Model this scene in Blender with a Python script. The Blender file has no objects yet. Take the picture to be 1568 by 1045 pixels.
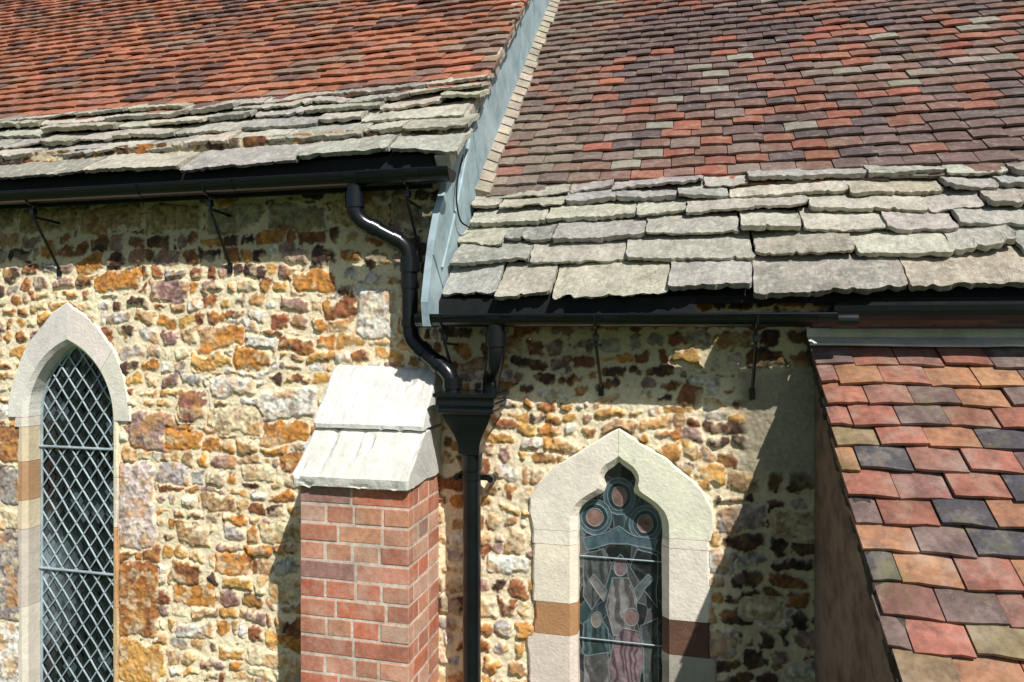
import bpy, math, numpy as np
from mathutils import Vector
ZO=3.6            # eye height above the ground; local z=0 is eye level
TH=math.radians(14.0); C,S=math.cos(TH),math.sin(TH)
rng=np.random.default_rng(11)
scene=bpy.context.scene

def WP(u,v,Y=3.0):
    """image pixel helper: projects pixel u,v back onto the vertical plane at distance Y"""
    k=(u-784)/1100.0
    x=Y*math.tan(math.atan(k)-TH); d=-x*S+Y*C
    return x,(500-v)*d/1100.0

# ---------------------------------------------------------------- noise
_T={}
def vn(x,y,seed):
    if seed not in _T: _T[seed]=np.random.default_rng(seed).random((256,256))
    t=_T[seed]; x=np.asarray(x,float); y=np.asarray(y,float)
    xi=np.floor(x).astype(int); yi=np.floor(y).astype(int); fx=x-xi; fy=y-yi
    fx=fx*fx*(3-2*fx); fy=fy*fy*(3-2*fy)
    a=t[xi&255,yi&255]; b=t[(xi+1)&255,yi&255]; c=t[xi&255,(yi+1)&255]; d=t[(xi+1)&255,(yi+1)&255]
    return (a*(1-fx)+b*fx)*(1-fy)+(c*(1-fx)+d*fx)*fy
def fbm(x,y,f,seed,o=3):
    r=0;a=.5;n=0
    for i in range(o):
        r=r+a*vn(np.asarray(x)*f+17.3*i,np.asarray(y)*f+5.1*i,seed+i); n+=a; a*=.5; f*=2.03
    return r/n
def sm(a,b,x):
    t=np.clip((x-a)/(b-a),0,1); return t*t*(3-2*t)

# ---------------------------------------------------------------- materials
def mat(name,rough=.85,col=None,nscale=30,namt=.35,bscale=120,bstr=.3,bdist=.004,lichen=None,metal=0,spec=.3,n2=6,n2amt=.25):
    m=bpy.data.materials.new(name); m.use_nodes=True; nt=m.node_tree; N=nt.nodes; L=nt.links
    p=N['Principled BSDF']; p.inputs['Roughness'].default_value=rough; p.inputs['Metallic'].default_value=metal
    p.inputs['Specular IOR Level'].default_value=spec
    tc=N.new('ShaderNodeTexCoord')
    def noise(sc,det=4,ro=.6):
        n=N.new('ShaderNodeTexNoise'); n.inputs['Scale'].default_value=sc; n.inputs['Detail'].default_value=det; n.inputs['Roughness'].default_value=ro
        L.new(tc.outputs['Object'],n.inputs['Vector']); return n
    if col is None:
        a=N.new('ShaderNodeAttribute'); a.attribute_name='Col'; cur=a.outputs['Color']
    else:
        a=N.new('ShaderNodeRGB'); a.outputs[0].default_value=(*col,1); cur=a.outputs[0]
    for sc,am in((nscale,namt),(n2,n2amt)):
        if am<=0: continue
        n=noise(sc); r=N.new('ShaderNodeMapRange'); r.inputs['From Min'].default_value=.3; r.inputs['From Max'].default_value=.7
        r.inputs['To Min'].default_value=1-am; r.inputs['To Max'].default_value=1+am
        L.new(n.outputs['Fac'],r.inputs['Value'])
        mx=N.new('ShaderNodeVectorMath'); mx.operation='SCALE'; L.new(cur,mx.inputs[0]); L.new(r.outputs[0],mx.inputs['Scale']); cur=mx.outputs[0]
    for li in (lichen or []):
        lc,sc,t0,t1,am=li
        n=noise(sc,6,.7); r=N.new('ShaderNodeMapRange'); r.inputs['From Min'].default_value=t0; r.inputs['From Max'].default_value=t1; r.inputs['To Max'].default_value=am
        L.new(n.outputs['Fac'],r.inputs['Value'])
        mx=N.new('ShaderNodeMix'); mx.data_type='RGBA'; L.new(r.outputs[0],mx.inputs['Factor']); L.new(cur,mx.inputs[6]); mx.inputs[7].default_value=(*lc,1); cur=mx.outputs[2]
    L.new(cur,p.inputs['Base Color'])
    if bstr>0:
        n=noise(bscale,6,.65); b=N.new('ShaderNodeBump'); b.inputs['Strength'].default_value=bstr; b.inputs['Distance'].default_value=bdist
        L.new(n.outputs['Fac'],b.inputs['Height']); L.new(b.outputs[0],p.inputs['Normal'])
    return m
M_rub=mat('rubble_stone',.9,None,70,.16,110,.5,.005,n2amt=.10)
M_dress=mat('dressed_stone',.85,None,40,.08,70,.6,.006,n2amt=.10,lichen=[((.50,.45,.34),9,.58,.8,.45),((.30,.27,.22),38,.60,.74,.5)])
M_tile=mat('clay_tile',.75,None,45,.26,150,.4,.003,lichen=[((.38,.33,.27),18,.52,.70,.5),((.06,.045,.04),13,.58,.75,.5)],n2=3)
M_ptile=mat('clay_tile_porch',.75,None,35,.28,130,.5,.003,lichen=[((.40,.34,.28),9,.50,.70,.55),((.075,.05,.045),15,.52,.70,.65),((.17,.16,.06),5,.56,.70,.6),((.60,.57,.50),30,.66,.74,.6)],n2=7)
M_slate=mat('stone_slate',.9,None,60,.2,90,.9,.009,lichen=[((.66,.63,.53),26,.50,.66,.6),((.16,.14,.10),17,.55,.72,.6),((.08,.075,.06),55,.60,.72,.5),((.36,.33,.17),8,.60,.74,.35)],n2=9)
M_brick=mat('red_brick',.85,None,50,.2,120,.5,.004,lichen=[((.66,.54,.43),10,.48,.72,.5),((.16,.08,.06),18,.62,.75,.4)])
M_mortar=mat('mortar',.95,(.60,.52,.43),40,.25,90,.6,.004)
M_black=mat('black_gloss_paint',.24,(.006,.008,.010),30,.1,60,.05,.001,spec=.5,lichen=[((.10,.11,.11),30,.64,.8,.2)])
M_lead=mat('lead_sheet',.65,(.31,.41,.445),14,.14,30,.3,.005,lichen=[((.50,.58,.60),4,.48,.7,.55),((.15,.20,.22),22,.56,.75,.55),((.10,.11,.10),45,.62,.74,.5)])
M_leadw=mat('flashing_lead',.6,(.66,.68,.67),14,.12,30,.3,.005)
M_cream=mat('fillet',.9,None,40,.2,90,.5,.004,lichen=[((.16,.15,.12),22,.54,.72,.6)])
M_wood=mat('weathered_board',.9,(.05,.045,.038),40,.4,70,.8,.01,lichen=[((.16,.15,.11),30,.5,.7,.6)])
M_render=mat('porch_render',.9,(.22,.155,.125),12,.25,60,.5,.006,lichen=[((.36,.29,.24),3,.45,.65,.6),((.07,.055,.045),6,.56,.7,.6)])
M_dark=mat('dark_timber',.8,(.012,.013,.014),20,.3,40,.3,.004)
M_came=mat('lead_came',.5,(.34,.42,.45),30,.15,60,.1,.001,spec=.4)
M_grass=mat('grass',.95,(.06,.10,.03),3,.4,40,.6,.05)
M_lattg=mat('lattice_glass',.10,None,30,.2,25,.35,.01,spec=.8)
M_stain=mat('stained_glass',.3,None,60,.2,40,.25,.004,spec=.5,lichen=[((.16,.17,.17),14,.5,.8,.4)])
M_plain=mat('plain_rubble',.9,(.5,.42,.28),12,.4,40,.8,.02)

# ---------------------------------------------------------------- mesh helpers
def empty(name,parent=None):
    e=bpy.data.objects.new(name,None); scene.collection.objects.link(e); e.parent=parent; return e
def mk(name,verts,faces,m,parent=None,cols=None,vcols=None,smooth=False):
    me=bpy.data.meshes.new(name); v=np.array(verts,dtype=np.float32).reshape(-1,3).copy(); v[:,2]+=ZO
    if isinstance(faces,np.ndarray):
        nf=len(faces); me.vertices.add(len(v)); me.vertices.foreach_set('co',v.ravel())
        me.loops.add(nf*4); me.loops.foreach_set('vertex_index',faces.ravel().astype(np.int32))
        me.polygons.add(nf); me.polygons.foreach_set('loop_start',np.arange(0,nf*4,4,dtype=np.int32))
        me.update(calc_edges=True)
    else:
        me.from_pydata(v.tolist(),[],faces)
    if cols is not None:
        tot=np.array([len(p.vertices) for p in me.polygons]); c=np.repeat(np.array(cols,np.float32),tot,axis=0)
        c=np.concatenate([c,np.ones((len(c),1),np.float32)],1)
        a=me.color_attributes.new('Col','FLOAT_COLOR','CORNER'); a.data.foreach_set('color',c.ravel())
    if vcols is not None:
        c=np.concatenate([vcols.astype(np.float32),np.ones((len(vcols),1),np.float32)],1)
        a=me.color_attributes.new('Col','FLOAT_COLOR','POINT'); a.data.foreach_set('color',c.ravel())
    me.materials.append(m)
    if smooth: me.polygons.foreach_set('use_smooth',np.ones(len(me.polygons),bool))
    me.update(); o=bpy.data.objects.new(name,me); scene.collection.objects.link(o); o.parent=parent; return o
class MB:
    def __init__(s): s.v=[];s.f=[];s.c=[]
    def add(s,vs,fs,c=(1,1,1)):
        b=len(s.v); s.v+= [tuple(p) for p in vs]; s.f+=[tuple(b+i for i in f) for f in fs]; s.c+=[c]*len(fs)
    def box(s,x0,x1,y0,y1,z0,z1,c=(1,1,1)):
        s.add([(x,y,z) for z in(z0,z1) for y in(y0,y1) for x in(x0,x1)],[(0,2,3,1),(4,5,7,6),(0,1,5,4),(2,6,7,3),(0,4,6,2),(1,3,7,5)],c)
    def out(s,name,m,parent=None,smooth=False,bevel=0,seg=2):
        o=mk(name,s.v,s.f,m,parent,cols=s.c,smooth=smooth)
        if bevel:
            b=o.modifiers.new('b','BEVEL'); b.width=bevel; b.segments=seg; b.limit_method='ANGLE'
        return o
def fillet(pts,r,n=6):
    pts=[Vector(p) for p in pts]; out=[pts[0]]
    for a,b,c in zip(pts,pts[1:],pts[2:]):
        d1=(a-b);d2=(c-b); q=min(r,d1.length*.45,d2.length*.45); p1=b+d1.normalized()*q;p2=b+d2.normalized()*q
        for i in range(n+1):
            t=i/n; out.append(p1*(1-t)**2+b*2*t*(1-t)+p2*t*t)
    out.append(pts[-1]); return out
def tube(name,pts,r,m,parent=None,fr=0,res=6,multi=False):
    cu=bpy.data.curves.new(name,'CURVE'); cu.dimensions='3D'; cu.bevel_depth=r; cu.bevel_resolution=res; cu.use_fill_caps=True
    for pl in (pts if multi else [pts]):
        if fr: pl=fillet(pl,fr)
        sp=cu.splines.new('POLY'); sp.points.add(len(pl)-1)
        for i,p in enumerate(pl): sp.points[i].co=(p[0],p[1],p[2]+ZO,1)
        sp.use_smooth=True
    cu.materials.append(m); o=bpy.data.objects.new(name,cu); scene.collection.objects.link(o); o.parent=parent; return o
def resample(pl,n):
    pl=np.array(pl,float); d=np.r_[0,np.cumsum(np.linalg.norm(np.diff(pl,axis=0),axis=1))]
    t=np.linspace(0,d[-1],n); return np.c_[np.interp(t,d,pl[:,0]),np.interp(t,d,pl[:,1])]
def inpoly(X,Z,poly):
    r=np.zeros(X.shape,bool); n=len(poly)
    for i in range(n):
        x1,z1=poly[i]; x2,z2=poly[(i+1)%n]
        if z1==z2: continue
        c=((z1>Z)!=(z2>Z))&(X<(x2-x1)*(Z-z1)/(z2-z1)+x1); r^=c
    return r
def jit(c,a=.12): 
    k=1+rng.uniform(-a,a); return tuple(max(.004,ch*k*(1+rng.uniform(-.04,.04))) for ch in c)
def pick(pal,w):
    w=np.array(w,float); return pal[rng.choice(len(pal),p=w/w.sum())]

church=empty('stone_church')

# ---------------------------------------------------------------- window outlines
def arch(cx,a,zs,h,n=14):
    R=(a*a+h*h)/(2*a); top=math.atan2(h,R-a); L=[]
    for i in range(n+1):
        t=top*i/n; L.append((cx-a+R-R*math.cos(t),zs+R*math.sin(t)))
    return L+[(2*cx-x,z) for x,z in L[-2::-1]]
ZB=-2.2
lw_c=-3.069
lw_in=arch(lw_c,.263,-.47,.385); lw_out=arch(lw_c,.375,-.47,.59)
rw_c=-.29
def mir(h): return [(rw_c-x,z) for x,z in h]+[(rw_c+x,z) for x,z in h[-2::-1]]
rw_in=mir([(.174,-.86),(.173,-.80),(.16,-.765),(.135,-.738),(.10,-.715),(.066,-.697),(.055,-.68),(.066,-.655),(.068,-.63),(.05,-.603),(.022,-.585),(0,-.565)])
rw_out=mir([(.372,-.86),(.372,-.73),(.33,-.66),(.26,-.59),(.17,-.525),(.10,-.48),(.05,-.44),(0,-.415)])

# ---------------------------------------------------------------- rubble wall (real relief)
st=.005
xs=np.arange(-5.4,.62,st); zs=np.arange(-2.15,.90,st)
X,Z=np.meshgrid(xs,zs)
wx=X+.05*(fbm(X,Z,3,100)-.5)+.045*(fbm(X,Z,13,110)-.5)+.018*(fbm(X,Z,50,120)-.5)
wz=Z+.13*(fbm(X,Z,1.9,130)-.5)+.045*(fbm(X,Z,12,140)-.5)+.018*(fbm(X,Z,50,150)-.5)
cream=(.78,.64,.42);white=(.80,.75,.66);ochre=(.66,.38,.12);orange=(.58,.25,.06);brown=(.30,.12,.055);purp=(.38,.25,.22);grey=(.50,.46,.42);dark=(.085,.05,.04);tan=(.58,.38,.20)
pal=[cream,white,ochre,orange,brown,purp,grey,dark,tan]
cells=[]; cid=np.zeros(X.shape,int)
z=-2.4
while z<1.1:
    h=rng.uniform(.048,.090); m=(wz>=z)&(wz<z+h)
    b=[-5.8]
    while b[-1]<1: b.append(b[-1]+rng.uniform(.06,.17)*(1 if rng.random()>.2 else .55))
    b=np.array(b); base=len(cells)
    for i in range(len(b)-1):
        cx=(b[i]+b[i+1])/2; cz=z+h/2
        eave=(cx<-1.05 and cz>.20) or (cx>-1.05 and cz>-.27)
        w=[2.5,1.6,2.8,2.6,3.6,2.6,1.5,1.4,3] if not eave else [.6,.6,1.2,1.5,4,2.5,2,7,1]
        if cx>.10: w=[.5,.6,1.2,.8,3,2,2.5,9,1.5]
        c=jit(pick(pal,w),.2)
        cells.append((cx,cz,(b[i+1]-b[i])/2*rng.uniform(.86,1.04),h/2*rng.uniform(.84,1.04),rng.uniform(-.16,.16),rng.uniform(.35,.95),rng.uniform(.001,.007),rng.uniform(.004,.018),*c))
    idx=np.clip(np.searchsorted(b,wx[m])-1,0,len(b)-2); cid[m]=base+idx
    z+=h
cells=np.array(cells); P=cells[cid]
def rbox(dx,dz,hx,hz,rot,rd,ins):
    cr,sr=np.cos(rot),np.sin(rot); a=np.abs(dx*cr+dz*sr)-(hx-ins); b=np.abs(-dx*sr+dz*cr)-(hz-ins)
    r=rd*np.minimum(hx,hz); a=a+r; b=b+r
    return np.sqrt(np.maximum(a,0)**2+np.maximum(b,0)**2)+np.minimum(np.maximum(a,b),0)-r
sd=rbox(wx-P[...,0],wz-P[...,1],P[...,2],P[...,3],P[...,4],P[...,5],P[...,6])
hh=P[...,7].copy(); col=P[...,8:11].copy()
del P
# larger stones placed on the wall from image pixels: u,v,w,h,colour,relief
big=[(577,480,64,85,white,.010),(385,555,80,42,white,.008),(372,515,52,46,white,.008),(428,618,115,46,white,.010),(180,432,72,28,orange,.010),(482,432,66,30,orange,.010),
 (203,920,78,118,(.40,.16,.05),.010),(205,775,66,140,(.66,.55,.50),.010),(208,1015,88,60,ochre,.010),(232,660,70,60,purp,.012),(452,527,58,24,brown,.012),(295,622,42,42,(.34,.15,.11),.012),
 (22,680,50,62,(.42,.20,.08),.008),(22,745,46,64,(.34,.31,.28),.008),(20,798,50,34,cream,.008),(20,885,64,130,(.36,.32,.30),.008),(18,1010,60,110,white,.008),
 (1078,592,50,34,white,.010),(1058,606,40,34,brown,.012),(520,472,54,26,brown,.010),(440,655,66,22,(.62,.36,.16),.01),(790,830,34,50,tan,.01),(335,770,55,26,tan,.01),(395,725,50,24,cream,.01),
 (300,965,60,28,white,.01),(360,1000,52,24,ochre,.012),(1105,985,50,40,grey,.012),(1100,860,56,30,grey,.012),(345,640,46,30,grey,.012)]
for u in range(-60,640,95):
    c=jit(pick([(.58,.43,.22),(.48,.34,.18),(.40,.36,.25)],[1,1,1]),.15); t=(u+60)/700
    big.append((u+40,338-8*t,88,40,c,.010)); 
for i in range(46):
    u=rng.uniform(240,455) if i<16 else rng.uniform(0,1240); v=rng.uniform(430,1040)
    if 455<u<680 or 800<u<1090 or u<250 : continue
    big.append((u,v,rng.uniform(50,80),rng.uniform(26,42),jit(pick(pal,[3,3,3,2,1.5,2,2,.3,2]),.15),rng.uniform(.006,.013)))
for u,v,w,h,c,re in big:
    cx,cz=WP(u,v); x0,_=WP(u-w/2,v); x1,_=WP(u+w/2,v); _,za=WP(u,v-h/2); _,zb_=WP(u,v+h/2); hx=(x1-x0)/2; hz=(za-zb_)/2
    m=(np.abs(X-cx)<hx+.06)&(np.abs(Z-cz)<hz+.06)
    ox=wx[m]-X[m]; oz=(wz[m]-Z[m]); oz=oz-oz.mean(); ox=ox-ox.mean()
    s2=rbox(X[m]+ox*.9-cx,Z[m]+oz*.9-cz,hx,hz,rng.uniform(-.05,.05),.4,.0)
    near=s2<.010
    tmp=sd[m]; tmp[near]=s2[near]; sd[m]=tmp
    tmp=hh[m]; tmp[near]=re; hh[m]=tmp
    tmp=col[m]; tmp[near]=c; col[m]=tmp
n1=fbm(X,Z,22,160); n2=fbm(X,Z,90,170,2); n3=fbm(X,Z,7,180); n4=fbm(X,Z,45,190)
smear=(n1-.5)*.038+(n2-.5)*.016+(n3-.5)*.026
m=1-sm(-.008,.002,sd+smear)
patch=sm(.17,.22,X+.06*(n3-.5))*sm(-.62,-.55,Z+.1*(n1-.5))*(1-sm(-.22,-.14,Z+.1*(n3-.5)))  # rendered patch
m=m*(1-patch)
dome=np.clip(-sd/.022,0,1)**.5
H=m*hh*(.45+.55*dome)+.008*(n1-.5)+.006*(n2-.5)+.006*(n3-.5)+m*.010*(n4-.5)
ev=np.where(X<-1.05,sm(.22,.45,Z),sm(-.35,-.12,Z)); ev=np.maximum(ev,sm(.08,.22,X))  # mask where eaves and porch shade is painted into the wall colour
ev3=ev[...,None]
mort=np.array([.86,.725,.50])*(1+.20*(n1-.5)+.16*(n3-.5))[...,None]
mort=mort*(1-.4*patch[...,None])+np.array([.22,.22,.20])*.4*patch[...,None]
edge=np.exp(-((sd+.001)/.003)**2)*.2*m
stone=col*(1+1.1*(n4-.5)+.8*(n2-.5))[...,None]
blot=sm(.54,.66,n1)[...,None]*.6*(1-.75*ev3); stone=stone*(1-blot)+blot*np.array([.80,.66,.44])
blot2=sm(.57,.69,fbm(X,Z,30,200))[...,None]*.55; stone=stone*(1-blot2)+blot2*np.array([.20,.085,.045])
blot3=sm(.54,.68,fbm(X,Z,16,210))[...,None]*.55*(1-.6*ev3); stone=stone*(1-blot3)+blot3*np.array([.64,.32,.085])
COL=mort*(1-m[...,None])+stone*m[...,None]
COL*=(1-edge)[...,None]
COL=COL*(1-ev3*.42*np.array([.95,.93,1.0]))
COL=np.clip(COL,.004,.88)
def midpoly(i,o,t):
    a=resample(i,61);b=resample(o,61); p=a*(1-t)+b*t; p=p.tolist(); return [(p[0][0],ZB-1)]+p+[(p[-1][0],ZB-1)]
for ip,op in((lw_in,lw_out),(rw_in,rw_out)):
    k=inpoly(X,Z,midpoly(ip,op,1.0))&(Z>ip[0][1]-.02); H[k]=np.minimum(H[k],-.006)
    tt=.42 if ip is lw_in else .93
    k=inpoly(X,Z,midpoly(ip,op,tt))&(Z<=ip[0][1]-.02); H[k]=np.minimum(H[k],-.006)
Yw=3.0-H
ny,nx=X.shape
V=np.stack([X,Yw,Z],-1).reshape(-1,3)
I=np.arange(nx*ny).reshape(ny,nx)
F=np.stack([I[:-1,:-1],I[:-1,1:],I[1:,1:],I[1:,:-1]],-1).reshape(-1,4)
xc=(X[:-1,:-1]+st/2).ravel(); zc=(Z[:-1,:-1]+st/2).ravel()
keep=~inpoly(xc,zc,midpoly(lw_in,lw_out,.15)); keep&=~inpoly(xc,zc,midpoly(rw_in,rw_out,.4))
keep&=~((xc>-1.04)&(zc>.22))
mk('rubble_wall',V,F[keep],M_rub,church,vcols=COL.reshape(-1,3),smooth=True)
# rest of the church body
b=MB()
b.box(-8,-5.4,3.01,3.3,-3.6,.84); b.box(-5.4,-3.5,3.01,3.3,-3.6,-2.14); b.box(-3.5,-2.6,3.01,3.3,-3.6,-2.14); b.box(-2.6,.62,3.01,3.3,-3.6,-2.14); b.box(.62,4.2,3.01,3.3,-3.6,.20)
b.box(-8,-7.7,3.3,10.2,-3.6,.84); b.box(3.9,4.2,3.3,10.2,-3.6,.22); b.box(-8,4.2,10.2,10.5,-3.6,.22)
b.add([(-8,3,.8),(-8,10.2,.8),(-8,6.6,4.0)],[(0,1,2)]); b.add([(4.2,3,.2),(4.2,10.2,.2),(4.2,6.6,3.5)],[(0,1,2)])
b.box(-8,4.2,3.45,3.5,-3.6,.2)
b.out('church_walls',M_plain,church)

# ---------------------------------------------------------------- window stonework
def surround(name,inn,out,colsL,colsR,joints,headcols,yf,yb,ch,zb,parent):
    mb=MB()
    def strip(I0,O0,c):
        n=len(I0); vs=[]
        for k in range(n):
            i=np.array(I0[k]);o=np.array(O0[k]); d=(o-i)/max(1e-6,np.linalg.norm(o-i)); q=i+d*min(ch,.6*np.linalg.norm(o-i))
            wv=(vn(o[0]*9,o[1]*9,640)-.5)*.022+(vn(o[0]*30,o[1]*30,643)-.5)*.008; o=o+d*wv
            yy=yf+(vn(o[0]*5+3,o[1]*5,641)-.5)*.005
            i=i+d*(vn(i[0]*20,i[1]*20,642)-.5)*.005
            for (p,y) in((o,yf+.06),(o,yy+.006),(o-d*.008,yy),(q,yy),(i,yf+ch*1.0),(i,yb)):
                vs.append((p[0],y,p[1]))
        fs=[]
        for k in range(n-1):
            for j in range(5): a=k*6+j; fs.append((a,a+1,a+7,a+6))
        fs.append((0,1,2,3,4,5)[::-1]); e=(n-1)*6; fs.append((e,e+1,e+2,e+3,e+4,e+5))
        mb.add(vs,fs,c)
    N=61; a=resample(inn,N);o=resample(out,N); nb=len(headcols); ed=np.linspace(0,N-1,nb+1)
    f=lambda P_,t:(np.interp(t,np.arange(N),P_[:,0]),np.interp(t,np.arange(N),P_[:,1]))
    for k in range(nb):
        ts=np.linspace(ed[k]+.05,ed[k+1]-.05,20); strip([f(a,t) for t in ts],[f(o,t) for t in ts],headcols[k])
    for side,cs in((0,colsL),(-1,colsR)):
        xi,xo=inn[side][0],out[side][0]; z1=inn[side][1]
        for k,(c,jz) in enumerate(zip(cs,joints[0 if side==0 else 1])):
            z0=jz; xo2=xi+(xo-xi)*(c[1]); zz=np.linspace(z1-.0012,z0+.0012,12)
            L=[(xi,q) for q in zz];Q=[(xo2,q) for q in zz]
            if side==0: L,Q=L[::-1],Q[::-1]
            strip(L,Q,c[0]); z1=z0
    return mb.out(name,M_dress,parent)
wl=empty('lattice_window',church)
hc=[jit((.78,.75,.67),.06) for _ in range(4)]
surround('arch_surround',lw_in,lw_out,[((.76,.71,.6),.6),((.66,.56,.38),.42),((.46,.28,.15),.45),((.70,.6,.42),.42),((.60,.54,.46),.45),((.74,.68,.57),.42)],[(jit((.74,.66,.5)),.40),((.74,.66,.52),.36),((.56,.33,.16),.36),((.60,.42,.22),.36),((.65,.52,.35),.36)],
  [[-.52,-.70,-.90,-1.05,-1.45,-2.2],[-.75,-1.0,-1.4,-1.8,-2.2]],hc,2.986,3.10,.02,ZB,wl)
wr=empty('stained_glass_window',church)
cw=(.85,.80,.67)
surround('ogee_surround',rw_in,rw_out,[(cw,1.0),(jit(cw,.03),.96),((.46,.25,.12),.93),((.76,.66,.57),1.05),((.74,.64,.52),1.0)],[(cw,.97),(jit(cw,.03),.94),((.14,.075,.05),.97),((.42,.39,.33),1.1),((.45,.4,.34),.95)],
  [[-.92,-1.165,-1.30,-1.62,-2.2],[-.9,-1.19,-1.33,-1.7,-2.2]],[jit(cw,.03),jit(cw,.03)],2.982,3.085,.03,ZB,wr)
# lattice glazing
def closed(inn): return [(inn[0][0],ZB)]+list(inn)+[(inn[-1][0],ZB)]
LP=np.array(closed(lw_in)); lines=[]
yl=3.078
def clipline(p0,d,poly,Lmax,stp=.006):
    t=np.arange(0,Lmax,stp); xx=p0[0]+d[0]*t; zz=p0[1]+d[1]*t; ins=inpoly(xx,zz,poly); r=[];s0=None
    for i,k in enumerate(ins):
        if k and s0 is None: s0=i
        if (not k or i==len(ins)-1) and s0 is not None:
            if i-s0>4:
                seg_=[]
                for j in range(s0,i,6): seg_.append((xx[j]+(vn(xx[j]*12,zz[j]*12,660)-.5)*.008,yl+(vn(xx[j]*9,zz[j]*9,661)-.5)*.006,zz[j]))
                seg_.append((xx[i-1],yl,zz[i-1])); r.append(seg_)
            s0=None
    return r
dw,dh=.088,.116; q=Vector((dw,dh)).normalized()
for i in range(-30,30):
    lines+=clipline((lw_c-.3+i*dw-.0,-2.3),(q.x,q.y),LP,3.2); lines+=clipline((lw_c-.3+i*dw,-2.3),(-q.x,q.y),LP,3.2)
tube('lead_lattice',lines,.0044,M_came,wl,res=2,multi=True)
tube('saddle_bars',[[(lw_c-.26,yl-.008,z_),(lw_c+.26,yl-.008,z_)] for z_ in(-.63,-1.27,-1.9)],.007,M_came,wl,res=3,multi=True)
a=resample(lw_in,61)
tube('lead_border',[(lw_c-.255,yl,ZB)]+[(lw_c+(p[0]-lw_c)*.965,yl,p[1]-.006) for p in a]+[(lw_c+.255,yl,ZB)],.007,M_came,wl,res=3)
mb=MB()
for i in range(-5,9):
    for j in range(-2,42):
        cx=lw_c-.3+i*dw+(dw/2 if j%2 else 0); cz=-2.3+j*dh/2
        ty,tx=rng.normal(0,.003,2); f=np.clip((lw_c-.02-cx)/.2,0,1)*sm(.3,.6,vn(cz*2.2,3,650))  # paler panes towards the left: bright reflection painted into the glass colour
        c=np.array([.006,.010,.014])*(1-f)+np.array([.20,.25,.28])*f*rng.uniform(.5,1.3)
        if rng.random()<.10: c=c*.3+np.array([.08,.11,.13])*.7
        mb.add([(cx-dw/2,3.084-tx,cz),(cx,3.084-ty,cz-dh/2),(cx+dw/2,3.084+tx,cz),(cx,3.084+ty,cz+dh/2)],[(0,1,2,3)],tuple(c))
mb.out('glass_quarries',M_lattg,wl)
# stained glass: painted panes on a fine sheet
gx=np.arange(rw_c-.18,rw_c+.181,.0016); gz=np.arange(-2.15,-.56,.0016); GX,GZ=np.meshgrid(gx,gz)
def U(u,v): return WP(u,v,3.06)
warp=.03*(fbm(GX,GZ,9,300)-.5); warp2=.03*(fbm(GX,GZ,9,306)-.5)
pts=rng.random((140,2))*[.4,1.62]+[rw_c-.2,-2.17]
d1=np.full(GX.shape,9.);d2=d1.copy();ii=np.zeros(GX.shape,int)
for k,(px,pz) in enumerate(pts):
    d=np.hypot(GX+warp-px,(GZ+warp2-pz)*.5); l=d<d1; d2=np.where(l,d1,np.minimum(d2,d)); ii=np.where(l,k,ii); d1=np.where(l,d,d1)
gp=[(.035,.055,.06),(.04,.08,.09),(.014,.018,.02),(.05,.05,.05),(.09,.09,.09),(.03,.04,.055)]
pc=np.array([jit(pick(gp,[2,1.5,5,3,1.5,1.5]),.3) for _ in pts]); GC=pc[ii]
lead=np.exp(-((d2-d1)/.0022)**2)*.6
fold=vn((GX+warp*2.5)*95+GZ*6,GZ*5,333)
def shape(pl,c,rr=.2,folds=0,lw=.0020):
    global GC,lead
    poly=[U(*p) for p in pl]; k=inpoly(GX+warp*.5,GZ+warp2*.5,poly)
    dm=np.full(GX.shape,9.)
    for i in range(len(poly)):
        a_=np.array(poly[i]);b_=np.array(poly[(i+1)%len(poly)]); ab=b_-a_; qx=GX+warp*.5-a_[0]; qz=GZ+warp2*.5-a_[1]
        t=np.clip((qx*ab[0]+qz*ab[1])/(ab@ab+1e-9),0,1); dm=np.minimum(dm,np.hypot(qx-t*ab[0],qz-t*ab[1]))
    var=(1+1.0*(fbm(GX,GZ,40,310)-.5))*(1-folds*.6*sm(.52,.7,fold))
    GC=np.where(k[...,None],np.array(c)*var[...,None],GC); lead=np.where(k,lead*rr,lead); lead=np.maximum(lead,np.exp(-(dm/lw)**2))
def circ(u,v,r,ry=None,n=18): return [(u+r*math.cos(2*math.pi*i/n),v+(ry or r)*math.sin(2*math.pi*i/n)) for i in range(n)]
gG=(.22,.21,.21);pk=(.22,.155,.17);tl=(.07,.12,.14);dk=(.015,.02,.022)
for u,v in((948,760),(911,793),(988,802)):
    shape(circ(u,v,25,28),tl,.0); shape(circ(u,v,19,21),(.025,.045,.055),.0); shape(circ(u,v,12,14),(.22,.13,.11),.0); 
shape([(893,826),(925,818),(948,806),(968,820),(1006,828),(1000,842),(960,834),(935,834),(898,844)],tl,0)
shape([(893,850),(925,842),(938,866),(925,905),(905,935),(892,915)],(.10,.11,.11),.1,1); shape([(1006,850),(975,842),(965,868),(985,905),(1006,930)],dk,.3)
shape([(938,886),(962,886),(975,915),(970,970),(940,975),(928,930)],gG,0,1); shape(circ(950,870,10,13),pk,0); shape([(938,864),(950,850),(962,864),(958,858),(950,856),(942,858)],(.03,.02,.02),0)
shape([(930,905),(908,880),(900,890),(925,922)],gG,0); shape([(970,905),(992,880),(1000,888),(974,922)],(.10,.12,.13),0)
shape([(893,955),(915,942),(932,965),(934,1000),(915,1015),(892,1000)],(.07,.12,.13),.1,1); shape(circ(913,950,9,12),(.24,.22,.20),0); shape([(896,1005),(930,1000),(938,1060),(893,1070)],gG,.1,1)
shape([(940,985),(952,962),(978,968),(987,1010),(977,1060),(938,1065),(930,1020)],pk,.1,1); shape(circ(966,945,11,14),(.20,.14,.13),0)
shape([(980,958),(1006,945),(1008,1060),(988,1060),(985,1000)],(.07,.08,.08),.2,1)
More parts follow.
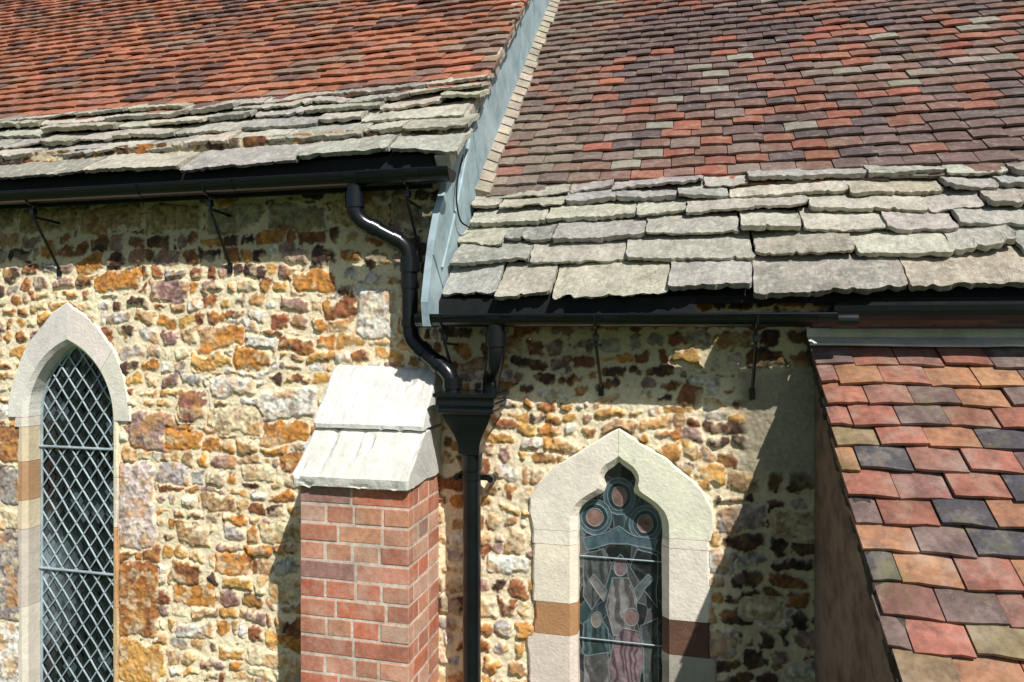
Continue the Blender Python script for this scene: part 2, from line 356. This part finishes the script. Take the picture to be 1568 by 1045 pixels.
shape([(893,1075),(1008,1070),(1008,1140),(893,1140)],(.08,.06,.07),.6,1)
GC=GC*(1-lead[...,None]*.85)+np.array([.22,.27,.29])*lead[...,None]*.85
GI=np.arange(GX.size).reshape(GX.shape); GF=np.stack([GI[:-1,:-1],GI[:-1,1:],GI[1:,1:],GI[1:,:-1]],-1).reshape(-1,4)
mk('leaded_glass',np.stack([GX,3.06-.0025*lead+.004*(fbm(GX,GZ,12,340)-.5),GZ],-1).reshape(-1,3),GF,M_stain,wr,vcols=GC.reshape(-1,3),smooth=True)
tube('saddle_bars',[[(rw_c-.17,3.05,z_),(rw_c+.17,3.05,z_)] for z_ in(-.98,-1.33,-1.7)],.003,M_came,wr,res=2,multi=True)

# ---------------------------------------------------------------- roofs
class Fr:
    def __init__(s,Y0,z0,al,sk=0): s.Y0=Y0;s.z0=z0;s.c=math.cos(al);s.s=math.sin(al);s.sk=sk
    def p(s,x,t,n):
        y=s.Y0+t*s.c-n*s.s
        return (x+s.sk*(3.0-y),y,s.z0+t*s.s+n*s.c)
AL=math.atan(.918)
FR=Fr(2.86,.105,AL); FL=Fr(2.86,.705,AL)
def tiles(name,fr,x0,x1,s0,s1,g,w,colf,m,parent,L=1.6,seed=0,camber=.003,sag=.02):
    mb=MB(); row=0; s=s0; nxs=4
    while s<s1:
        x=x0-(w/2 if row%2 else 0)+rng.uniform(-.01,.01); rs=rng.uniform(-.004,.004)
        while x<x1:
            ww=w*rng.uniform(.93,1.04); xa=max(x,x0+rng.uniform(-.006,.01)); xb=min(x+ww-.004,x1+rng.uniform(-.01,.006))
            if xb-xa>.02:
                xm=(xa+xb)/2
                dn=sag*(fbm(xm,s,.9,400+seed)-.5)+rng.uniform(-.003,.005); ds=rng.uniform(-.007,.007)+.03*(vn(xm*.7,s*2,450+seed)-.5)+rs; tw=rng.uniform(-.003,.003); sk=rng.uniform(-.005,.005)
                slip=-.03 if rng.random()<.008 else 0
                vs=[]
                for j,(ss,nn) in enumerate(((s+ds+slip,.026),(s+ds+L*g,.002))):
                    for i in range(nxs+1):
                        t=i/nxs; xx=xa+(xb-xa)*t; cb=camber*(1-(2*t-1)**2)+tw*(2*t-1)*(1-j)
                        wv=(rng.uniform(-.0025,.0025) if j==0 else 0)
                        vs.append(fr.p(xx,ss+sk*(2*t-1)+wv,nn+dn+cb)); vs.append(fr.p(xx,ss+sk*(2*t-1)+wv+(.0 if j else .001),nn+dn+cb-.013))
                k=2*(nxs+1); fs=[]
                for i in range(nxs):
                    a=2*i; fs.append((a,a+2,a+k+2,a+k)); fs.append((a+1,a+3,a+2,a))
                fs.append((0,k,k+1,1)); e=2*nxs; fs.append((e,e+1,e+k+1,e+k))
                mb.add(vs,fs,colf(xm,s))
            x+=ww
        s+=g*rng.uniform(.97,1.03); row+=1
    return mb.out(name,m,parent)
def slates(name,fr,x0,x1,gauges,pal,w,parent,seed):
    mb=MB(); s=0
    for gi,g in enumerate(gauges):
        x=x0-rng.uniform(0,.1); 
        while x<x1:
            ww=rng.uniform(.18,.52)*(1.15 if gi==0 else 1); xa=max(x,x0+rng.uniform(-.015,.015)); xb=min(x+ww-.007,x1+rng.uniform(-.015,.02)); c=jit(pick(pal,w),.12)
            if xb-xa>.04:
                th=rng.uniform(.014,.032); n0=th+.022+rng.uniform(-.004,.018); ds=rng.uniform(-.020,.016); L=g+.07; nX=max(4,int((xb-xa)/.008)); nS=10
                tl=rng.uniform(-.008,.008); sd_=rng.uniform(0,100); sl_=rng.uniform(-.015,.015)
                T=[];B=[]
                for j in range(nS+1):
                    for i in range(nX+1):
                        t=i/nX; q=j/nS; xx=xa+(xb-xa)*t
                        nk=vn(xx*30,sd_+9,507); nick=-.020*max(0,nk-.80)/.20
                        ed=(vn(xx*5,sd_,500)-.5)*.022+(vn(xx*22,sd_,506)-.5)*.012+(vn(xx*70,sd_,501)-.5)*.010+sl_*(2*t-1)-nick
                        cor=-.010*max(0,1-min(t,1-t)*(xb-xa)/.012)**2
                        ss=s+ds+(ed-cor)*(1-q)+q*L
                        sx=(vn(sd_,ss*25,503)-.5)*.014*(1-min(1,4*min(t,1-t)))
                        nn=n0*(1-q)+.004*q+(vn(xx*11+sd_,ss*14,502)-.5)*.010+(vn(xx*60+sd_,ss*60,504)-.5)*.005+tl*(2*t-1)+.03*(fbm(xx,ss,.8,410+seed)-.5)
                        rd=-.003 if j==0 else 0
                        T.append(fr.p(xx+sx,ss,nn+rd))
                        if j<=1: B.append(fr.p(xx+sx,ss+.006+(vn(xx*50,sd_+5,505)-.5)*.014,nn-th))
                W=nX+1; fs=[(j*W+i,j*W+i+1,(j+1)*W+i+1,(j+1)*W+i) for j in range(nS) for i in range(nX)]
                o=len(T); fs+=[(o+i,o+i+1,i+1,i) for i in range(nX)]+[(o+W+i,o+W+i+1,o+i+1,o+i) for i in range(nX)]
                T2=T+B
                for side in(0,nX):
                    Bs=[ (T[j*W+side][0],T[j*W+side][1]+th*fr.s,T[j*W+side][2]-th*fr.c) for j in range(nS+1)]
                    st_=len(T2); T2+=Bs
                    for j in range(nS): fs.append((j*W+side,(j+1)*W+side,st_+j+1,st_+j))
                mb.add(T2,fs,c)
            x+=ww
        s+=g
    return mb.out(name,M_slate,parent)
def redleft(x,s):
    k=fbm(x,s*1.5,1.2,420)+rng.normal(0,.09)
    if x<-3.2 and s>1.4: k+=.05
    r=rng.random()
    if r<.07 or k>.70: c=(.15,.085,.07)
    elif r<.22: c=(.24,.115,.08)
    elif k<.36: c=(.26,.17,.125)
    else: c=(.35,.14,.08)
    return jit(c,.13)
def mixright(x,s):
    k=fbm(x*1.0,s*1.1,.9,430)+rng.normal(0,.10)
    if k<.40: c=(.24,.205,.165)
    elif k<.50: c=(.20,.145,.12)
    elif k<.60: c=(.20,.115,.09)
    elif k<.68: c=(.26,.11,.075)
    else: c=(.15,.10,.09)
    if rng.random()<.05: c=(.26,.235,.19)
    if rng.random()<.07: c=(.29,.105,.07)
    if rng.random()<.12: c=(.12,.09,.085)
    if x<-.5: c=tuple(.5*a+.5*b for a,b in zip(c,(.19,.14,.105)))
    return jit(c,.13)
sl_pal=[(.42,.40,.34),(.47,.44,.36),(.36,.35,.32),(.40,.37,.29),(.31,.295,.265)]
rl=empty('nave_roof',church); rr=empty('chancel_roof',church)
sR=.80; sL=.67; sTop=3.8/FR.c
tiles('clay_tiles',FL,-8,-.965,sL-.03,sTop,.098,.152,redleft,M_tile,rl,seed=1)
tiles('clay_tiles',FR,-.985,4.2,sR-.03,sTop,.098,.152,mixright,M_tile,rr,seed=9)
slates('stone_slates',FL,-8,-.95,[.20,.145,.12,.105,.09,.08],sl_pal,[3,3,2,2,1],rl,1)
slates('stone_slates',FR,-1.02,4.2,[.205,.165,.145,.13,.11,.09],sl_pal,[3,3,3,2,1],rr,9)
for nm,fr,xa,xb,pr in(('roof_deck',FL,-8,-.985,rl),('roof_deck',FR,-1.03,4.2,rr)):
    mb=MB(); q=[fr.p(xa,.03,-.012),fr.p(xb,.03,-.012),fr.p(xb,sTop,-.012),fr.p(xa,sTop,-.012),fr.p(xa,.03,-.05),fr.p(xb,.03,-.05),fr.p(xb,sTop,-.05),fr.p(xa,sTop,-.05)]
    mb.add(q,[(0,1,2,3),(7,6,5,4),(0,4,5,1),(1,5,6,2),(2,6,7,3),(3,7,4,0)]); 
    r0=fr.p(xa,sTop,.02); r1=fr.p(xb,sTop,.02); mb.add([r0,r1,(r1[0],r1[1]+4,r1[2]-3.67),(r0[0],r0[1]+4,r0[2]-3.67)],[(0,1,2,3)])
    mb.out(nm,M_dark,pr)
mb=MB(); s=0.0
while s<sTop:
    l=rng.uniform(.05,.1); x1=-.990+rng.uniform(0,.022); q=[FL.p(x,t,n) for n in(-.045,.012) for t in(s,s+l) for x in(-1.05,x1)]
    mb.add(q,[(0,2,3,1),(4,5,7,6),(0,1,5,4),(2,6,7,3),(0,4,6,2),(1,3,7,5)],jit((.40,.37,.30),.15)); s+=l-.004
mb.out('verge_mortar',M_cream,rl,bevel=.004)
# lead-covered cheek between the two roofs
def rl_z(Y): return .705+.918*(Y-2.86)-.04
def rr_z(Y): return .105+.918*(Y-2.86)-.05
prof=[(2.76,.0),(2.74,.10),(2.78,.24),(2.82,.36),(2.89,.50),(2.965,.60),(2.99,.70),(3.02,rl_z(3.02)),(6.6,rl_z(6.6)),(6.6,rr_z(6.6)),(3.0,rr_z(3.0)),(2.86,.0)]
n=len(prof); vs=[(-1.035,y,z) for y,z in prof]+[(-1.065,y,z) for y,z in prof]
mk('lead_cheek',vs,[tuple(range(n)),tuple(range(2*n-1,n-1,-1))]+[(i,i+n,(i+1)%n+n,(i+1)%n) for i in range(n)],M_lead,church)
tube('cheek_batten',[(-1.03,2.90,.25),(-1.03,3.08,.52),(-1.03,3.30,.92),(-1.03,3.7,1.33)],.006,M_lead,church,fr=.05)
tube('cheek_seams',[[(-1.034,2.80,.30),(-1.034,2.93,.16)],[(-1.034,3.35,.98),(-1.034,3.50,.66)],[(-1.034,4.3,1.95),(-1.034,4.45,1.52)]],.005,M_lead,church,multi=True,res=2)
tube('cable',[(-1.02,3.16,.79),(-1.015,3.06,.66),(-1.015,3.04,.56),(-1.01,3.08,.47),(-1.0,3.2,.46)],.004,M_dark,church,fr=.05,res=3)
mb=MB(); s=sR-.02
while s<sTop:
    x1=-.974+rng.uniform(-.010,.010); g=.098
    q=[FR.p(-1.035,s,.0),FR.p(x1,s,.0),FR.p(-1.035,s,.062),FR.p(x1,s+.003,.036),FR.p(-1.035,s+g-.004,.0),FR.p(x1,s+g-.004,.0),FR.p(-1.035,s+g-.004,.056),FR.p(x1,s+g-.004,.030)]
    mb.add(q,[(0,1,3,2),(2,3,7,6),(1,5,7,3),(4,6,7,5)],jit((.36,.32,.25),.16)); s+=g
mb.out('mortar_fillet',M_cream,rr)
mb=MB(); mb.box(-8,-1.07,2.90,3.0,.69,.73); mb.box(-8,-1.07,2.885,2.899,.59,.735); mb.box(-1.03,4.2,2.90,3.0,.09,.115); mb.box(-1.03,.02,2.866,2.88,.0,.115); mb.box(.52,4.2,2.86,2.96,.025,.089)  # thin upright boards are added to stop sun leaking onto the wall
mb.out('eaves_and_sunblock_boards',M_dark,church)

# ---------------------------------------------------------------- buttress
bt=empty('brick_buttress',church)
bx0,bx1,byf=-1.553,-1.078,2.645
mb=MB(); mort_=MB(); mort_.box(bx0+.002,bx1-.002,byf+.0022,3.0,-3.6,-.645)
bp=[(.50,.215,.135),(.54,.26,.165),(.42,.17,.11),(.56,.34,.24),(.36,.20,.16),(.28,.28,.28),(.50,.165,.095)]
bw=[4,4,3,3,1.4,.3,1.8]
z=-.650; r=0
while z>-3.6:
    h=.067; hd=r%2
    ed=np.linspace(bx0,bx1,5) if hd else np.array([bx0,bx0+.16,bx0+.37,bx1]) if r%4 else np.array([bx0,bx0+.235,bx1])
    ed=ed.copy(); ed[1:-1]+=rng.uniform(-.012,.012,len(ed)-2)
    for i in range(len(ed)-1):
        j=rng.uniform(-.002,.002,3); a=ed[i]+(.005 if i else 0); b_=ed[i+1]-(.005 if i<len(ed)-2 else 0)
        mb.box(a,b_,byf+j[0],byf+.05,z-h+j[1],z+j[2],jit(pick(bp,bw),.10))
    ys=[byf+.0515,byf+.105,byf+.22,2.998] if not hd else [byf+.0515,byf+.215,2.998]
    for xs_,sgn in((bx1,1),(bx0,-1)):
        for i in range(len(ys)-1):
            j=rng.uniform(-.001,.001,2); c=jit(pick(bp,bw),.10)
            a=ys[i]+(.005 if i else 0)
            if sgn>0: mb.box(xs_-.05,xs_+j[0],a,ys[i+1]-.004,z-h,z,c)
            else: mb.box(xs_+j[0],xs_+.05,a,ys[i+1]-.004,z-h,z,c)
    z-=.0765; r+=1
mb.out('bricks',M_brick,bt,bevel=.0035); mort_.out('mortar_core',M_mortar,bt)
def cap(prof,x0,x1,name,c,nx=60):
    pr=[]; n=len(prof)
    for i in range(n):
        a=np.array(prof[i]);b=np.array(prof[(i+1)%n]); k=max(1,int(np.linalg.norm(b-a)/.009))
        for t in range(k): pr.append(a+(b-a)*t/k)
    m_=len(pr); vs=[];fs=[]; cz=np.mean([p[1] for p in prof]); cy=np.mean([p[0] for p in prof])
    for i in range(nx+1):
        t=i/nx; x=x0+(x1-x0)*t
        for y,z in pr:
            w3=fbm(x*1.0+3,z*1.5+y*2,6,600); pit=max(0,fbm(x,z*1.4-y,24,615,2)-.66)*.06
            d=(w3-.5)*.012+(fbm(x,z-y,40,610)-.5)*.004-pit
            e=.006 if i in(0,nx) else 0
            vv=Vector((cy-y,cz-z)); l=max(1e-4,vv.length); 
            vs.append((x+(fbm(y,z,14,620)-.5)*.016,y+vv.x/l*e-d,z+vv.y/l*e+d))
    for i in range(nx):
        for j in range(m_): fs.append((i*m_+j,i*m_+(j+1)%m_,(i+1)*m_+(j+1)%m_,(i+1)*m_+j))
    fs.append(tuple(range(m_))[::-1]); fs.append(tuple(nx*m_+j for j in range(m_)))
    return mk(name,vs,fs,M_dress,bt,cols=[c]*len(fs))
cap([(2.615,-.642),(2.61,-.605),(2.785,-.437),(3.0,-.437),(3.0,-.642)],bx0-.018,bx1+.012,'lower_cap_stone',(.66,.645,.59))
cap([(2.768,-.430),(2.765,-.413),(2.955,-.190),(3.0,-.175),(3.0,-.430)],bx0-.012,bx1+.012,'upper_cap_stone',(.72,.705,.66))

# ---------------------------------------------------------------- gutters
def gutter(name,x0,x1,Y,zc,R,joints,ext=None):
    e=empty(name); mb=MB(); prof=[]
    K=14
    def mkprof(Y,zc,R):
        prof=[]
        for r_,rg in((R,range(K+1)),(R-.005,range(K,-1,-1))):
            for i in rg:
                t=math.pi+math.pi*i/K; prof.append((Y+r_*math.cos(t)*1.0,zc+r_*math.sin(t)))
        return prof
    prof=mkprof(Y,zc,R)
    def run(xa,xb,pr):
        n=len(pr); vs=[(x,y,z) for x in(xa,xb) for y,z in pr]
        mb.add(vs,[(i,(i+1)%n,n+(i+1)%n,n+i) for i in range(n)]+[tuple(range(n))[::-1],tuple(range(n,2*n))])
    run(x0,x1,prof)
    if ext: run(*ext[:2],mkprof(*ext[2:]))
    pr2=[(Y+(y-Y)*1.10,zc+(z-zc)*1.10+.003) for y,z in prof]
    for j in joints: run(j-.03,j+.03,pr2)
    K2=[(Y+(R+.002)*math.cos(math.pi+math.pi*i/K),zc+(R+.002)*math.sin(math.pi+math.pi*i/K)) for i in range(K+1)]
    for xx in(x0,x1): run(xx-.004,xx+.004,K2)
    mb.out('trough',M_black,e,smooth=False)
    tube('front_bead',[(x0,Y-R,zc),(x1,Y-R,zc)],.006,M_black,e,res=3)
    return e
GL,GR=2.83,2.81
g1=gutter('rain_gutter',-8,-.965,GL,.650,.052,[-1.12,-1.40,-2.0,-2.5,-3.5,-4.6])
g2=gutter('rain_gutter',-1.10,.505,GR,.045,.048,[-1.06,-.77,-.66,-.30,.47],ext=(.50,4.2,2.87,.075,.085))
tube('end_return',[(.42,GR,.022),(.58,GR,.022)],.03,M_black,g2)
def bracket(g,x,Y,z,drop,wallY=2.99):
    tube('bracket_arm',[[(x,Y,z-.04),(x,Y+.005,z-.12),(x,wallY,z-drop)],[(x,Y+.0,z-.115),(x,wallY,z-.125)]],.0065,M_black,g,fr=.02,res=3,multi=True)
    mb=MB(); mb.box(x-.012,x+.012,Y-.014,Y+.014,z-.105,z-.075); mb.box(x-.011,x+.011,wallY-.008,wallY+.006,z-drop-.035,z-drop+.012); mb.out('bracket_nut',M_black,g,bevel=.003)
    t=[(x,Y+.058*math.cos(a),z+.0+.058*math.sin(a)) for a in np.linspace(math.pi,2*math.pi,12)]
    tube('bracket_hoop',t,.006,M_black,g,res=2)
for u in(48,319,622): 
    x,_=WP(u,310,GL); bracket(g1,x,GL+.01,.650,.36 if u<600 else .33)
for u in(679,912,1158):
    x,_=WP(u,500,GR); bracket(g2,x,GR+.01,.045,.30)

# ---------------------------------------------------------------- downpipe and hopper
dp=empty('downpipe')
R=.036
xo=-1.40; xr=-.768
tube('swan_neck_pipe',[(xo,GL,.61),(xo,GL,.462),(-1.185,2.91,.345),(-1.180,2.91,-.06),(-.985,2.885,-.205),(-.978,2.885,-.30)],R,M_black,dp,fr=.055,res=8)
tube('outlet_pipe',[(xr,GR,.01),(xr,GR,-.14),(-.805,2.87,-.22),(-.805,2.875,-.30)],R,M_black,dp,fr=.05,res=8)
tube('main_pipe',[(-.893,2.885,-.50),(-.893,2.885,-3.5)],.038,M_black,dp,res=8)
def collar(x,Y,z0,z1,r=.0425): tube('pipe_collar',[(x,Y,z0),(x,Y,z1)],r,M_black,dp,res=8)
collar(xo,GL,.575,.51); collar(-1.181,2.91,.30,.235); collar(-1.181,2.91,.19,.165,.040); collar(-1.18,2.91,.03,.0); collar(-.979,2.885,-.215,-.26); collar(xr,GR,-.02,-.08); collar(-.893,2.885,-.535,-.60,.044);collar(-.893,2.885,-.62,-.64,.042); collar(-.893,2.885,-2.3,-2.36,.044)
def seg(a,b,t0,t1,r=.0415):
    a=Vector(a);b=Vector(b); tube('pipe_collar',[a.lerp(b,t0),a.lerp(b,t1)],r,M_black,dp,res=8)
seg((xo,GL,.462),(-1.185,2.91,.345),.28,.42); seg((xo,GL,.462),(-1.185,2.91,.345),.70,.82)
seg((-1.180,2.91,-.06),(-.985,2.885,-.205),.25,.38); seg((-1.180,2.91,-.06),(-.985,2.885,-.205),.66,.78)
mb=MB(); hx,hy=-.893,2.885
def loft(secs):
    vs=[];fs=[]
    for z,a,b_ in secs: vs+=[(hx-a,hy-b_,z),(hx+a,hy-b_,z),(hx+a,hy+min(b_,.1),z),(hx-a,hy+min(b_,.1),z)]
    n=len(secs)
    for k in range(n-1):
        for i in range(4): fs.append((4*k+i,4*k+(i+1)%4,4*k+4+(i+1)%4,4*k+4+i))
    fs.append((0,1,2,3)); fs.append(tuple(4*(n-1)+i for i in range(4))[::-1]); mb.add(vs,fs)
loft([(-.275,.128,.10),(-.275,.137,.105),(-.290,.137,.105),(-.293,.122,.095),(-.312,.122,.095),(-.315,.128,.10),(-.323,.128,.10),(-.327,.118,.092),(-.342,.116,.09),(-.345,.122,.094),(-.353,.12,.094),(-.359,.108,.085),(-.40,.090,.072),(-.45,.062,.055),(-.49,.047,.048),(-.53,.045,.046)])
mb.out('hopper_head',M_black,dp,bevel=.004)
mb=MB(); mb.box(hx-.09,hx+.09,2.93,2.945,-.655,-.63); mb.box(hx-.09,hx+.09,2.93,2.945,-2.4,-2.37); mb.out('pipe_clip',M_black,dp,bevel=.003)
tube('clip_bolt',[[(hx+.075,2.90,-.642),(hx+.075,3.0,-.642)],[(hx-.075,2.90,-.642),(hx-.075,3.0,-.642)]],.014,M_black,dp,multi=True,res=4)

# ---------------------------------------------------------------- lean-to porch
po=empty('lean_to_porch')
TB=.85; BE=math.atan(TB); YE=1.7; FP=Fr(YE,-.050-TB*(3-YE),BE,.070); sP=(3-.025-YE)/FP.c
def pcol(x,s):
    k=rng.random()
    if k<.36: c=(.30,.125,.085)
    elif k<.58: c=(.24,.12,.095)
    elif k<.77: c=(.17,.115,.105)
    elif k<.84: c=(.08,.075,.085)
    elif k<.95: c=(.36,.18,.10)
    else: c=(.27,.20,.11)
    return jit(c,.15)
tiles('porch_tiles',FP,.435,2.4,0,sP-.05,.096,.152,pcol,M_ptile,po,seed=21,camber=.004,sag=.06)
mb=MB()
q=[FP.p(x,s_,n_) for n_ in(-.06,-.020) for s_ in(.03,sP) for x in(.45,2.4)]
mb.add(q,[(0,2,3,1),(4,5,7,6),(0,1,5,4),(2,6,7,3),(0,4,6,2),(1,3,7,5)]); mb.out('porch_deck',M_dark,po)
mb=MB(); s=.0
while s<sP-.02:
    l=rng.uniform(.02,.06); a=rng.uniform(-.008,.008); q=[FP.p(x,t,n_) for n_ in(-.045+a,.004) for t in(s,s+l) for x in(.440+a*.8,.50)]
    mb.add(q,[(0,2,3,1),(4,5,7,6),(0,1,5,4),(2,6,7,3),(0,4,6,2),(1,3,7,5)]); s+=l-.003
mb.out('verge_bedding',M_wood,po,bevel=.006)
mb=MB(); N_=60
vs=[];fs=[]
for i in range(N_+1):
    x=.432+1.955*i/N_
    w_=(vn(x*9,3,700)-.5)*.014
    p1=FP.p(x,sP-.045+w_,.042); p1b=FP.p(x,sP-.045+w_,.032); p2=FP.p(x,sP-.01,.044)
    vs+=[(x,2.965,.02),(x,2.955,p2[2]+.004),p1,p1b]
for i in range(N_):
    for k in range(3): fs.append((i*4+k,i*4+k+1,i*4+k+5,i*4+k+4))
mk('lead_flashing',vs,fs,M_leadw,po,smooth=False)
mb=MB(); zt=lambda Y:-.050-TB*(3-Y)-.065
xw=lambda Y:.465+.07*(3-Y)
n_=[(3.0,-3.6),(1.8,-3.6),(1.8,zt(1.8)),(3.0,zt(3.0))]
vs=[(xw(y),y,z_) for y,z_ in n_]+[(xw(y)+.12,y,z_) for y,z_ in n_]
mb.add(vs,[(3,2,1,0),(4,5,6,7),(0,1,5,4),(1,2,6,5),(2,3,7,6)]); mb.box(.67,2.35,1.8,1.92,-3.6,zt(1.8)); mb.box(2.25,2.35,1.92,3.0,-3.6,zt(1.9)); mb.out('porch_walls',M_render,po)

# ---------------------------------------------------------------- ground, sky, sun, camera
mk('grass_ground',[(-300,-300,-3.6),(300,-300,-3.6),(300,300,-3.6),(-300,300,-3.6)],[(0,1,2,3)],M_grass)
w=bpy.data.worlds.new('World'); scene.world=w; w.use_nodes=True; nt=w.node_tree
sky=nt.nodes.new('ShaderNodeTexSky'); sky.sky_type='NISHITA'; sky.sun_disc=False
sd_=Vector((.93,-1.0,1.5)).normalized()
sky.sun_elevation=math.asin(sd_.z); sky.sun_rotation=math.atan2(sd_.x,sd_.y)
bg=nt.nodes['Background']; bg.inputs['Strength'].default_value=.068; nt.links.new(sky.outputs[0],bg.inputs['Color'])
sl=bpy.data.lights.new('sun','SUN'); sl.energy=5; sl.angle=math.radians(.5); sl.color=(1,.96,.90)
so=bpy.data.objects.new('sun',sl); scene.collection.objects.link(so); so.rotation_euler=sd_.to_track_quat('Z','Y').to_euler(); so.location=(3,-3,9)
cam=bpy.data.cameras.new('camera'); co=bpy.data.objects.new('camera',cam); scene.collection.objects.link(co)
cam.sensor_width=36; cam.lens=36*1100/1568; cam.shift_y=-22.5/1568; cam.clip_end=1000; cam.clip_start=.05
co.location=(0,0,ZO); co.rotation_euler=(math.radians(90),0,TH); scene.camera=co
scene.view_settings.view_transform='Standard'; scene.view_settings.look='None'; scene.view_settings.exposure=0
